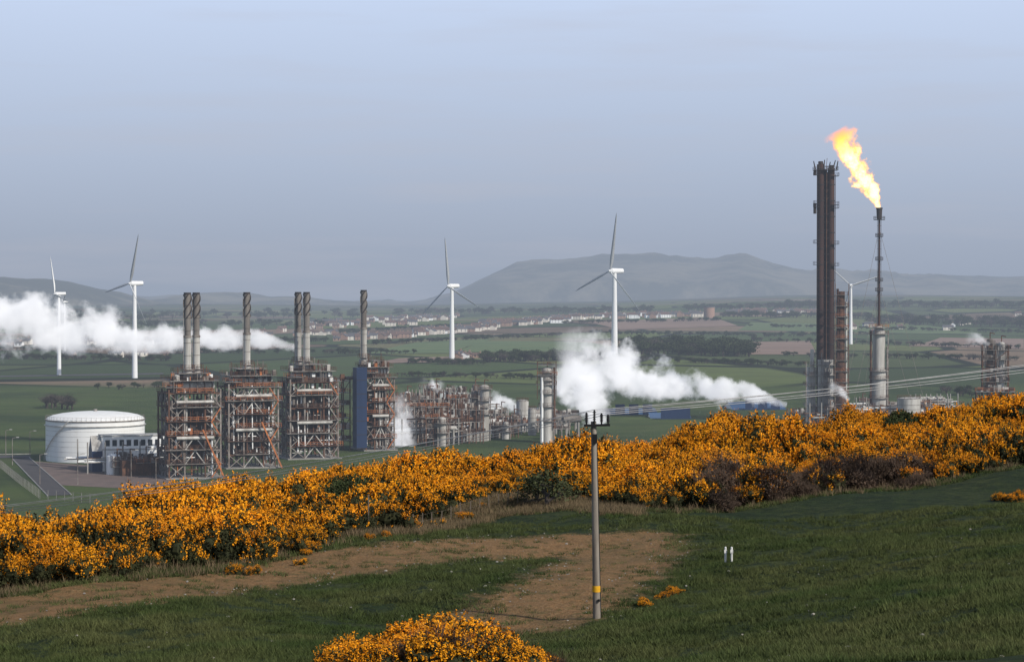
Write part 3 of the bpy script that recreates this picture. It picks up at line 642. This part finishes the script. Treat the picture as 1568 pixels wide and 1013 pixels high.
for k in range(120):   # foreground bush at the bottom of the frame
    u=rr.uniform(505,838); e=(u-505)/333; hump=.8+.62*math.exp(-((u-690)/80)**2)+.1*math.exp(-((u-560)/40)**2)
    additem(u,rr.uniform(66.5,72),rr.uniform(.5,.72)*hump*(1-.02*e),(rr.randrange(NG) if rr.random()<(1.05-.8*e) else rr.choice([6,7,8,9])),.92)
for k in range(9): 
    u=rr.uniform(975,1042); p=G(u,935-(u-975)*.42+rr.uniform(-2,2)); additem(u,p.y,rr.uniform(.14,.26),rr.randrange(NG),.8,-.03)
for k in range(8): p=G(1545+rr.uniform(-22,40),768+rr.uniform(-3,3)); additem(784+p.x/p.y*F,p.y,rr.uniform(.25,.4),rr.randrange(NG))
for k in range(14): u=rr.uniform(330,880); additem(u,np.interp(u,FU,FR)-rr.uniform(2,7),rr.uniform(.2,.4),rr.randrange(8))
instancer("gorse_thicket",items,cb)
# trees
LEAF=mat("tree_leaf",(0.04,0.055,0.018),(0.022,0.03,0.012),.3,.9,rand=.5)
BRANCH=mat("bare_tree_branch",(0.085,0.07,0.058),(0.05,0.042,0.035),.3,.9,rand=.4)
BARK=mat("tree_bark",(0.07,0.055,0.045),(0.04,0.032,0.028),2,.9)
HAWL=mat("hawthorn_leaf",(0.07,0.085,0.035),(0.04,0.045,0.02),1.5,.9,haze=False)
def tree(name,coll,seed,kind,lm=None):
    rr=random.Random(seed); mb=MB(); tips=[]
    def br(p,d,L,r,lev):
        e=p+d*L; mb.cyl(p,e,r,r*.6,1,5,False)
        if lev==0: tips.append(e); return
        for k in range(4 if lev>1 else 3):
            nd=(d*.7+Vector((rr.gauss(0,.6),rr.gauss(0,.6),rr.gauss(.15,.35)))).normalized(); br(p+d*L*rr.uniform(.6,1),nd,L*rr.uniform(.6,.8),r*.5,lev-1)
    br(Vector((0,0,-.3)),Vector((0,0,1)),2.4 if lm is None else 2.0,.32,3)
    v=[Vector(q) for q in mb.v]; f=list(map(tuple,mb.f)); m=[1]*len(f)
    for t in tips:
        nl=(12 if lm is None else 34) if kind=='leaf' else 9
        R_=rr.uniform(.7,1.3)
        for q in range(nl):
            c=t+Vector((rr.gauss(0,.5),rr.gauss(0,.5),rr.gauss(0,.4)))*R_
            if kind=='leaf': leafquad(v,f,m,c,rr.uniform(.16,.34)*(1 if lm is None else .45),rr,0)
            else:
                o=len(v); e=c+Vector((rr.gauss(0,.5),rr.gauss(0,.5),rr.uniform(0,.8))); s=Vector((.05,.03,0)); v+=[c-s,c+s,e]; f.append((o,o+1,o+2)); m.append(0)
    return tobj(name,coll,v,f,m,[lm or (LEAF if kind=='leaf' else BRANCH),BARK])
ct=tcoll("tree_templates")
for i in range(3): tree("tr_a%d"%i,ct,70+i,'leaf')
for i in range(2): tree("tr_b%d"%i,ct,80+i,'bare')
items=[]
def trees(u0,v0,u1,v1,n,sp=3,s=(.8,1.3),bare=.3,y0=450):
    for k in range(n):
        t=rr.random(); p=G(u0+(u1-u0)*t+rr.uniform(-2,2),v0+(v1-v0)*t+rr.uniform(-sp,sp),y0)
        q=rr.uniform(*s); items.append((tuple(p),(0,0,rr.uniform(0,6.28)),(q*1.5,q*1.5,q),rr.randrange(3) if rr.random()>bare else 3+rr.randrange(2)))
trees(960,536,1150,541,190,6,(1.0,1.9),.1); trees(740,553,930,550,120,2,(.9,1.3),.4); trees(1150,522,1568,534,100,.6,(.5,.9),.6)
trees(1330,494,1600,498,150,4,(1.2,2.0),.5); trees(1100,484,1330,486,110,1.5,(1,1.6),.4); trees(860,496,1100,491,60,.5,(.7,1.0),.3)
trees(0,549,260,552,90,.8,(.5,.9),.5); trees(66,622,112,625,12,3,(.8,1.2),.95); trees(560,528,860,514,90,.5,(.5,.9),.3)
trees(300,526,520,522,70,1,(.6,1.0),.4); trees(620,556,740,558,50,1,(.5,.8),.5); trees(1140,500,1568,510,90,.6,(.5,1.0),.3)
trees(900,511,1140,514,70,.5,(.5,.9),.3); trees(1200,545,1568,552,70,.7,(.5,.8),.6); trees(1440,600,1500,605,25,5,(.4,.8),.6,500)
trees(230,540,640,542,90,.6,(.4,.8),.3); trees(-50,538,200,534,60,1,(.6,1.0),.4); trees(0,500,500,498,90,4,(1,1.5),.3); trees(600,480,1000,477,140,2,(1.2,2),.3); trees(1200,470,1568,470,150,3,(1.4,2.2),.4)
trees(0,490,560,482,120,5,(1.4,2.2),.3); trees(140,596,250,592,14,2,(.4,.6),.5); trees(1050,474,1250,470,80,2,(1.2,1.8),.4)
trees(520,510,700,500,70,.6,(.6,1.0),.3); trees(1150,516,1330,512,60,.5,(.6,.9),.4); trees(960,552,1230,560,80,.7,(.4,.7),.5); trees(600,575,830,580,60,1,(.35,.6),.5)
instancer("distant_trees",items,ct)
def nshrub(u,d,s):
    me=tree("hawthorn_tree",bpy.context.scene.collection,int(u),'leaf',HAWL); me.location=(X(u,d),d,H1(X(u,d),d)-.3); me.scale=(s*1.2,s*1.2,s)
nshrub(838,152,.62); nshrub(822,154,.48)
# ------------------------------------------------------------------ town houses
TW=[mat("render_wall_cream",(0.72,0.67,0.58),(0.58,0.53,0.46),.05),mat("roof_tile",(0.15,0.095,0.08),(0.1,0.075,0.065),.05),GLASS,mat("brick_wall",(0.32,0.2,0.15),(0.24,0.17,0.13),.05),mat("slate_roof",(0.11,0.11,0.12),(0.08,0.08,0.085),.05),WHITE]
mb=MB()
def house(p,rot,sc,rr):
    mb.T=Matrix.Translation(p)@Matrix.Rotation(rot,4,'Z'); w=rr.uniform(4,8)*sc; dd=4*sc; h=rr.uniform(3.6,4.8)*sc; wm=rr.choice([0,0,5,3,0,3]); rm=rr.choice([1,4,1,4])
    mb.box(-w,w,-dd,dd,-2,h,wm)
    t=h+2.8*sc; mb.add([(-w-.3,-dd-.4,h),(w+.3,-dd-.4,h),(w+.3,0,t),(-w-.3,0,t),(-w-.3,dd+.4,h),(w+.3,dd+.4,h)],[(0,1,2,3),(3,2,5,4)],rm)
    mb.add([(-w,-dd,h),(-w,dd,h),(-w,0,t-.1)],[(0,2,1)],wm); mb.add([(w,-dd,h),(w,dd,h),(w,0,t-.1)],[(0,1,2)],wm)
    n=max(2,int(w/1.9))
    for k in range(n):
        x=-w+(k+.5)*2*w/n
        for z in (1,3.0*sc): mb.box(x-.45,x+.45,-dd-.05,-dd-.01,z,z+1.0,2)
    mb.box(w*.5,w*.5+1,-.5,.5,t-.6,t+1.1,3)
def houses(u0,v0,u1,v1,n,sp=2,sc=1.0):
    for k in range(n):
        t=rr.random(); p=G(u0+(u1-u0)*t,v0+(v1-v0)*t+rr.uniform(-sp,sp),1200); house(p,rr.choice([0,.2,-.2,1.4,.1]),sc*rr.uniform(.8,1.2),rr)
houses(513,521,640,516,34,1.2,.85); houses(640,512,760,503,46,2,.95); houses(740,500,870,491,90,2.5,1.0); houses(870,488,1090,483,80,2,1.0); houses(1120,481,1260,479,40,1.5,1.0)
houses(100,526,260,524,20,3,.8); houses(0,530,100,528,6,3,.8); houses(470,500,640,495,40,4,.95); houses(1300,508,1560,492,14,8,.85); houses(560,492,700,487,36,3,1.0); houses(100,548,260,546,5,2,.7); houses(700,548,760,546,5,2,.7); houses(400,512,515,510,12,4,.85)
mb.T=Matrix.Translation(G(1086,486,1200)); mb.cyl((0,0,-1),(0,0,15),8,8,3,20); mb.cyl((0,0,15),(0,0,16),8.6,8.6,4,20)
mb.build("distant_town_houses",TW)
def strip(name,uv,m,dz=.35,y0=450):
    pts=[G(u,v,y0) for u,v in uv]; me=bpy.data.meshes.new(name); n=10; V=[]; Fc=[]
    a,b_,c,d=pts
    for j in range(n+1):
        for i in range(n+1):
            s=i/n;t=j/n; p=a.lerp(b_,s).lerp(d.lerp(c,s),t); V.append((p.x,p.y,H1(p.x,p.y)+dz))
    for j in range(n):
        for i in range(n): Fc.append((j*(n+1)+i,j*(n+1)+i+1,(j+1)*(n+1)+i+1,(j+1)*(n+1)+i))
    me.from_pydata(V,[],Fc); me.materials.append(m); o=bpy.data.objects.new(name,me); scene.collection.objects.link(o)
TAN=mat("ploughed_soil",(0.28,0.19,0.14),(0.21,0.145,0.105),.01); LG=mat("bright_pasture",(0.125,0.165,0.055),(0.09,0.135,0.045),.02)
strip("ploughed_field",[(570,557),(700,554),(735,545),(610,549)],TAN); strip("ploughed_field",[(1145,543),(1250,543),(1240,522),(1142,524)],TAN)
strip("ploughed_field",[(950,505),(1130,499),(1090,486),(900,493)],TAN); strip("ploughed_field",[(1390,530),(1568,534),(1568,519),(1440,517)],TAN)
strip("pasture_field",[(700,540),(960,538),(900,524),(740,522)],LG); strip("pasture_field",[(1130,506),(1500,512),(1420,498),(1150,494)],LG); strip("pasture_field",[(560,542),(690,541),(760,518),(640,524)],LG)
ASPH=mat("asphalt",(0.075,0.07,0.072),(0.055,0.052,0.054),.3,.9); YARD=mat("yard_gravel",(0.17,0.125,0.11),(0.12,0.095,0.085),.2,.95); KERB=mat("kerb_concrete",(0.35,0.34,0.32),None,1)
strip("yard_paving",[(70,742),(262,752),(262,722),(45,706)],YARD,.05); strip("access_road",[(72,760),(108,758),(44,701),(18,703)],ASPH,.09); strip("access_road",[(-80,703),(44,701),(46,697),(-80,699)],ASPH,.07)
strip("access_road",[(-60,578),(250,573),(250,571),(-60,576)],ASPH,.1)
mbk=MB()
for a,b_ in (((72,760),(18,703)),((108,758),(44,701)),((-80,697.5),(46,695.5))):
    p=G(*a,450); q=G(*b_,450); mbk.beam((p.x,p.y,.1),(q.x,q.y,.1),.25,0)
mbk.build("road_kerb",[KERB])
mbf=MB()
pf=[G(u,v,450) for u,v in ((0,717),(30,742),(60,764),(150,772))]
for a,b_ in zip(pf,pf[1:]):
    n=int((b_-a).length/3)
    for k in range(n): p=a.lerp(b_,k/n); mbf.beam((p.x,p.y,0),(p.x,p.y,2.4),.12,con)
    for h in (.6,1.4,2.3): mbf.beam((a.x,a.y,h),(b_.x,b_.y,h),.05,gal)
mbf.build("perimeter_fence",IM)
# ------------------------------------------------------------------ pole, wires, fence, markers
WOOD=mat("weathered_pole_wood",(0.28,0.25,0.21),(0.15,0.13,0.11),3,.9,haze=False,streak=True); INS=mat("insulator",(0.02,0.02,0.022),None,2,.4,haze=False)
YEL=mat("yellow_sign",(0.8,0.42,0.02),None,5,.6,haze=False); WIRE=mat("wire_aluminium",(0.45,0.45,0.45),None,1,.5,haze=False); PW=mat("white_post_paint",(0.75,0.75,0.72),None,3,.6,haze=False)
mb=MB(); d=96; px_,pz=X(914.5,d),H1(X(914.5,d),d); tx,tz=X(909,d),Z(645,d)
a=Vector((px_,d,pz-.4)); b_=Vector((tx,d,tz)); mb.cyl(a,b_,.165,.115,0,14)
mb.beam((X(894,d),d-.16,Z(651,d)),(X(934,d),d-.16,Z(650,d)),.10,1)
tops=[]
for u,vt in ((898,631),(910,627),(921,632),(931,634)):
    x=X(u,d); z0=Z(650,d); z1=Z(vt,d)
    mb.cyl((x,d-.16,z0),(x,d-.16,z1),.035,.035,1,8)
    for k in range(5): zz=z0+.12+(z1-z0-.15)*k/5; mb.cyl((x,d-.16,zz),(x,d-.16,zz+.05),.085,.05,1,10)
    tops.append(Vector((x,d-.16,z1)))
mb.box(X(907,d),X(914,d),d-.28,d-.12,Z(678,d),Z(664,d),1)
p=a.lerp(b_,.19); mb.cyl(p+Vector((0,0,-.12)),p+Vector((0,0,.14)),.172,.17,2,14); mb.cyl(Vector((p.x+.1,d-.2,p.z-.5)),Vector((p.x+.1,d-.2,p.z-.4)),.05,.05,1,8)
mb.cyl((px_+.16,d-.02,pz),(tx+.13,d-.02,tz-.5),.02,.02,1,6)
mb.build("utility_pole",[WOOD,INS,YEL])
mb=MB()
for k,t in enumerate(tops):
    for (ue,ve,de) in ((-300,803+k*4,118),(1900,507+k*4.5,128)):
        e=Vector((X(ue,de),de,Z(ve,de))); pr=t; n=40; sag=.55 if ue<0 else .35
        for q in range(1,n+1):
            s=q/n; p=t.lerp(e,s)-Vector((0,0,4*sag*s*(1-s))); mb.cyl(pr,p,.014,.014,0,5,False); pr=p
mb.build("power_lines",[WIRE])
mb=MB(); pr=None
for k in range(22):
    u=560+k*14.5; dd=float(np.interp(u,[500,640,760,880,960],[131,143,153,153,146]))+.5; x=X(u,dd); z=H1(x,dd)
    mb.beam((x,dd,z-.1),(x+rr.uniform(-.06,.06),dd,z+rr.uniform(.85,1.1)),.06,0); 
    if pr:
        for h in (.45,.85): mb.cyl((pr[0],pr[1],pr[2]+h),(x,dd,z+h),.006,.006,0,4,False)
    pr=(x,dd,z)
mb.beam((X(564,136),136,H1(X(564,136),136)),(X(564,136),136,H1(X(564,136),136)+2.4),.07,0)
mb.build("wire_fence",[mat("fence_post_wood",(0.17,0.14,0.11),None,3,.9,haze=False)])
for u in (1111.5,1121):
    mb=MB(); p=G(u,861); x,y,z=p; mb.cyl((x,y,z-.1),(x,y,z+.72),.055,.055,0,10); mb.dome((x,y,z+.72),.055,.05,0,10,3); mb.box(x-.07,x+.07,y-.08,y-.06,z+.45,z+.62,0); mb.build("marker_post",[PW,YEL])
# grass tufts
TUFT=mat("grass_blades",(0.036,0.058,0.014),(0.078,0.088,0.03),.12,.9,haze=False,rand=.7); DRY=mat("dry_grass_blades",(0.17,0.125,0.07),(0.10,0.075,0.045),.4,.9,haze=False,rand=.4)
STONE=mat("pale_stone",(0.34,0.32,0.28),None,2,.9,haze=False)
cg=tcoll("grass_templates")
for i in range(4):
    q=random.Random(i); v=[];f=[];m=[]
    for k in range(26):
        b0=Vector((q.gauss(0,.14),q.gauss(0,.14),0)); e=b0+Vector((q.gauss(0,.08),q.gauss(0,.08),q.uniform(.06,.17)*(1 if i<3 else 2.2))); s=Vector((q.gauss(0,1),q.gauss(0,1),0)).normalized()*.013
        o=len(v); v+=[b0-s,b0+s,e]; f.append((o,o+1,o+2)); m.append(0)
    tobj("gr_%d"%i,cg,v,f,m,[TUFT if i<3 else DRY])
q=random.Random(77); v=[];f=[]
for i in range(4):
    for j in range(7):
        ph=math.pi*(i+.2)/3.4; th=2*math.pi*j/7; v.append(Vector((math.sin(ph)*math.cos(th)*.08,math.sin(ph)*math.sin(th)*.06,math.cos(ph)*.04))*q.uniform(.8,1.2))
for i in range(3):
    for j in range(7): f.append((i*7+j,i*7+(j+1)%7,i*7+7+(j+1)%7,i*7+7+j))
tobj("gr_4",cg,v,f,[0]*len(f),[STONE])
items=[]
q=random.Random(5)
sx_=np.array([q.uniform(-.26,.26) for _ in range(95000)]); dd_=np.array([48+95*q.random()**1.3 for _ in range(95000)]); xx_=sx_*dd_
sd=polysd(soil,xx_,dd_); zz_=Hf(xx_,dd_)
for x_,d_,s_,z_ in zip(xx_,dd_,sd,zz_):
    if s_>-.4+q.gauss(0,.8): 
        if q.random()<.93: continue
    cl_=mnoise.noise(Vector((x_*.6,d_*.4,0)))+.5*mnoise.noise(Vector((x_*.15,d_*.1,5)))
    if cl_<-.25 and q.random()<.5: continue
    s=q.uniform(.5,1.2)*(1+.9*cl_); items.append(((x_,d_,z_-.01),(0,0,q.uniform(0,6.28)),(s,s,s*q.uniform(.7,1.5)),q.randrange(3)))
for k in range(260):
    x_=q.uniform(-.25,.26); d_=q.uniform(48,135); x_*=d_; s=q.uniform(.4,1.2); items.append(((x_,d_,H1(x_,d_)+.05),(0,0,q.uniform(0,6.28)),(s,s,s),4))
for k in range(1600):   # stony edge of the bare soil
    x_=q.uniform(-30,12); d_=q.uniform(88,142)
    if abs(float(polysd(soil,np.array([x_]),np.array([d_]))[0]))<1.8: s=q.uniform(.3,.8); items.append(((x_,d_,H1(x_,d_)+.03),(0,0,q.uniform(0,6.28)),(s,s,s),4))
for k in range(8000):
    u=q.uniform(520,985); d_=np.interp(u,FU,FR)+q.uniform(-14,4); x_=X(u,d_)
    if d_<float(np.interp(u,[520,640,800,985],[130,134,142,141])): continue
    s=q.uniform(.6,1.6); items.append(((x_,d_,H1(x_,d_)),(0,0,q.uniform(0,6.28)),(s,s,s),3 if q.random()<.42 else 1))
for k in range(5000):
    u=q.uniform(-100,1568); d_=np.interp(u,FU,FR)+q.uniform(-2.5,4); x_=X(u,d_); s=q.uniform(.8,1.9); items.append(((x_,d_,H1(x_,d_)),(0,0,q.uniform(0,6.28)),(s,s,s),3 if q.random()<.12 else 1))
instancer("grass",items,cg)
# ------------------------------------------------------------------ steam plumes (scatter volumes with added glow)
def plume(name,u0,v0,d0,u1,v1,d1,r0,r1,dens,ns,pw=.8,flame=False,amp=3.0,e=.46,wamp=.5,endf=3.0):
    A=Vector((X(u0,d0),d0,Z(v0,d0))); B=Vector((X(u1,d1),d1,Z(v1,d1))); L=(B-A).length
    n=16; k=12; V=[]; Fc=[]
    for i in range(n+1):
        t=i/n; r=(r0+(r1-r0)*t**pw)*1.75+.3
        for j in range(k): a=2*math.pi*j/k; V.append((t*L,r*math.cos(a),r*math.sin(a)))
    for i in range(n):
        for j in range(k): Fc.append((i*k+j,i*k+(j+1)%k,(i+1)*k+(j+1)%k,(i+1)*k+j))
    Fc.append(tuple(range(k-1,-1,-1))); Fc.append(tuple(n*k+j for j in range(k)))
    me=bpy.data.meshes.new(name); me.from_pydata(V,[],Fc); o=bpy.data.objects.new(name,me); scene.collection.objects.link(o)
    o.rotation_mode='QUATERNION'; o.rotation_quaternion=(B-A).to_track_quat('X','Z'); o.location=A
    m,nt=newmat(name+"_volume"); m.cycles.volume_step_rate=.5
    tc=N(nt,'ShaderNodeTexCoord'); ob_=tc.outputs['Object']
    sp=N(nt,'ShaderNodeSeparateXYZ'); nt.links.new(ob_,sp.inputs[0]); t=M(nt,'DIVIDE',sp.outputs[0],L,clamp=True)
    RR=M(nt,'MULTIPLY_ADD',M(nt,'POWER',t,pw),r1-r0,r0)
    wv=NOISE(nt,ob_,ns*.35,1,.5,1); ws=N(nt,'ShaderNodeSeparateColor'); nt.links.new(wv,ws.inputs[0])
    wy=M(nt,'MULTIPLY',M(nt,'SUBTRACT',ws.outputs[0],.5),M(nt,'MULTIPLY',RR,wamp*4)); wz=M(nt,'MULTIPLY',M(nt,'SUBTRACT',ws.outputs[1],.5),M(nt,'MULTIPLY',RR,wamp*4))
    yy=M(nt,'ADD',sp.outputs[1],wy); zz=M(nt,'ADD',sp.outputs[2],wz)
    r=M(nt,'DIVIDE',M(nt,'SQRT',M(nt,'ADD',M(nt,'MULTIPLY',yy,yy),M(nt,'MULTIPLY',zz,zz))),RR)
    nz=NOISE(nt,ob_,ns,5,.62)
    val=M(nt,'ADD',M(nt,'SUBTRACT',.85,r),M(nt,'MULTIPLY',M(nt,'SUBTRACT',nz,.5),amp))
    val=M(nt,'MULTIPLY',val,1.5 if not flame else 2.2,clamp=True)
    val=M(nt,'MULTIPLY',val,M(nt,'MULTIPLY',M(nt,'SUBTRACT',1.0,t),endf,clamp=True))
    de=M(nt,'MULTIPLY',val,dens); out=N(nt,'ShaderNodeOutputMaterial')
    em=N(nt,'ShaderNodeEmission')
    if flame:
        c=RAMP(nt,val,[(0,(1,.22,.02)),(.35,(1,.42,.06)),(.8,(1,.75,.28)),(1,(1,.85,.45))]); nt.links.new(c,em.inputs[0]); nt.links.new(M(nt,'MULTIPLY',de,1.1),em.inputs[1])
        ab=N(nt,'ShaderNodeVolumeAbsorption'); ab.inputs[0].default_value=(0,0,0,1); nt.links.new(M(nt,'MULTIPLY',de,.45),ab.inputs[1]); sh=ab
    else:
        em.inputs[0].default_value=(.93,.95,1,1); nt.links.new(M(nt,'MULTIPLY',de,e),em.inputs[1])  # emission added to brighten the steam, standing in for multiple scattering
        sh=N(nt,'ShaderNodeVolumeScatter'); sh.inputs['Color'].default_value=(1,1,1,1); nt.links.new(de,sh.inputs['Density']); sh.inputs['Anisotropy'].default_value=-.1
    ad=N(nt,'ShaderNodeAddShader'); nt.links.new(sh.outputs[0],ad.inputs[0]); nt.links.new(em.outputs[0],ad.inputs[1]); nt.links.new(ad.outputs[0],out.inputs['Volume'])
    me.materials.append(m)
plume("steam_plume",458,530,760,-160,482,800,1.6,11.5,.35,.12,.85,endf=5,amp=3.6,e=.42)
plume("steam_plume",1205,618,930,855,552,960,1.3,12.5,.36,.12,.8,endf=3.2,amp=3.9,e=.43)
plume("steam_plume",916,650,880,862,552,890,4.0,9.5,.33,.14,.7,endf=2.4,amp=3.8,e=.43)
plume("steam_plume",614,700,770,608,600,780,3.4,4.4,.3,.28,.7,endf=1.8,amp=3.4)
plume("steam_plume",770,626,900,640,588,910,1.6,3.6,.28,.3,.7,endf=2,amp=3.6)
plume("steam_plume",800,632,900,735,600,910,1.5,4,.28,.3,.7,endf=2,amp=3.6)
plume("steam_plume",1300,612,885,1270,585,890,.8,2.5,.4,.4,.7,endf=2)
plume("steam_plume",1515,526,760,1480,515,765,.8,2.5,.2,.4,.7,endf=2)
plume("steam_plume",672,600,850,655,585,850,.8,2.0,.4,.4,.7,endf=2)
plume("flare_flame",1347,318,900,1281,199,900,.9,5.8,1.3,.27,.55,True,3.4,.4,.45,endf=3)
# ------------------------------------------------------------------ light, sky, camera
az=R(50); el=R(36); S=Vector((math.sin(az)*math.cos(el),-math.cos(az)*math.cos(el),math.sin(el)))
sl=bpy.data.lights.new("sun",'SUN'); sl.energy=3.9; sl.angle=R(.5); sl.color=(1,.94,.85); so=bpy.data.objects.new("sun",sl); scene.collection.objects.link(so)
so.rotation_mode='QUATERNION'; so.rotation_quaternion=S.to_track_quat('Z','Y'); so.location=(50,-50,120)
w=bpy.data.worlds.new("World"); scene.world=w; w.use_nodes=True; nt=w.node_tree; nt.nodes.clear()
sky=N(nt,'ShaderNodeTexSky',sky_type='NISHITA'); sky.sun_disc=False; sky.sun_elevation=el; sky.sun_rotation=math.atan2(S.x,S.y); sky.air_density=1.0; sky.dust_density=1.5
tc=N(nt,'ShaderNodeTexCoord'); sp=N(nt,'ShaderNodeSeparateXYZ'); nt.links.new(tc.outputs['Generated'],sp.inputs[0])
el_=sp.outputs[2]
g=RAMP(nt,M(nt,'MULTIPLY',el_,7.0,clamp=True),[(0,(.325,.378,.475)),(.12,(.355,.41,.515)),(.4,(.44,.515,.655)),(.85,(.565,.67,.87)),(1,(.59,.70,.91))])
mpp=N(nt,'ShaderNodeMapping'); mpp.inputs['Scale'].default_value=(3,3,30); nt.links.new(tc.outputs['Generated'],mpp.inputs[0])
cl=NOISE(nt,mpp.outputs[0],2.2,5,.55); g=MIX(nt,RAMP(nt,cl,[(.5,(0,0,0)),(.8,(.3,.3,.3))]),g,(.50,.50,.56))
g10=N(nt,'ShaderNodeVectorMath',operation='SCALE'); nt.links.new(g,g10.inputs[0]); g10.inputs['Scale'].default_value=10.0
fin=MIX(nt,M(nt,'MULTIPLY_ADD',el_,4.0,-.7,clamp=True),g10.outputs[0],sky.outputs[0])
bg=N(nt,'ShaderNodeBackground'); bg.inputs[1].default_value=.1; nt.links.new(fin,bg.inputs[0]); wo=N(nt,'ShaderNodeOutputWorld'); nt.links.new(bg.outputs[0],wo.inputs[0])
cam=bpy.data.cameras.new("camera"); cam.lens=36*F/1568; cam.sensor_width=36; cam.clip_start=1; cam.clip_end=60000
co_=bpy.data.objects.new("camera",cam); scene.collection.objects.link(co_); co_.location=(0,0,CZ); co_.rotation_euler=(R(90)-math.atan(66.5/F),0,0); scene.camera=co_
scene.view_settings.view_transform='Standard'; scene.view_settings.look='None'; scene.view_settings.exposure=0
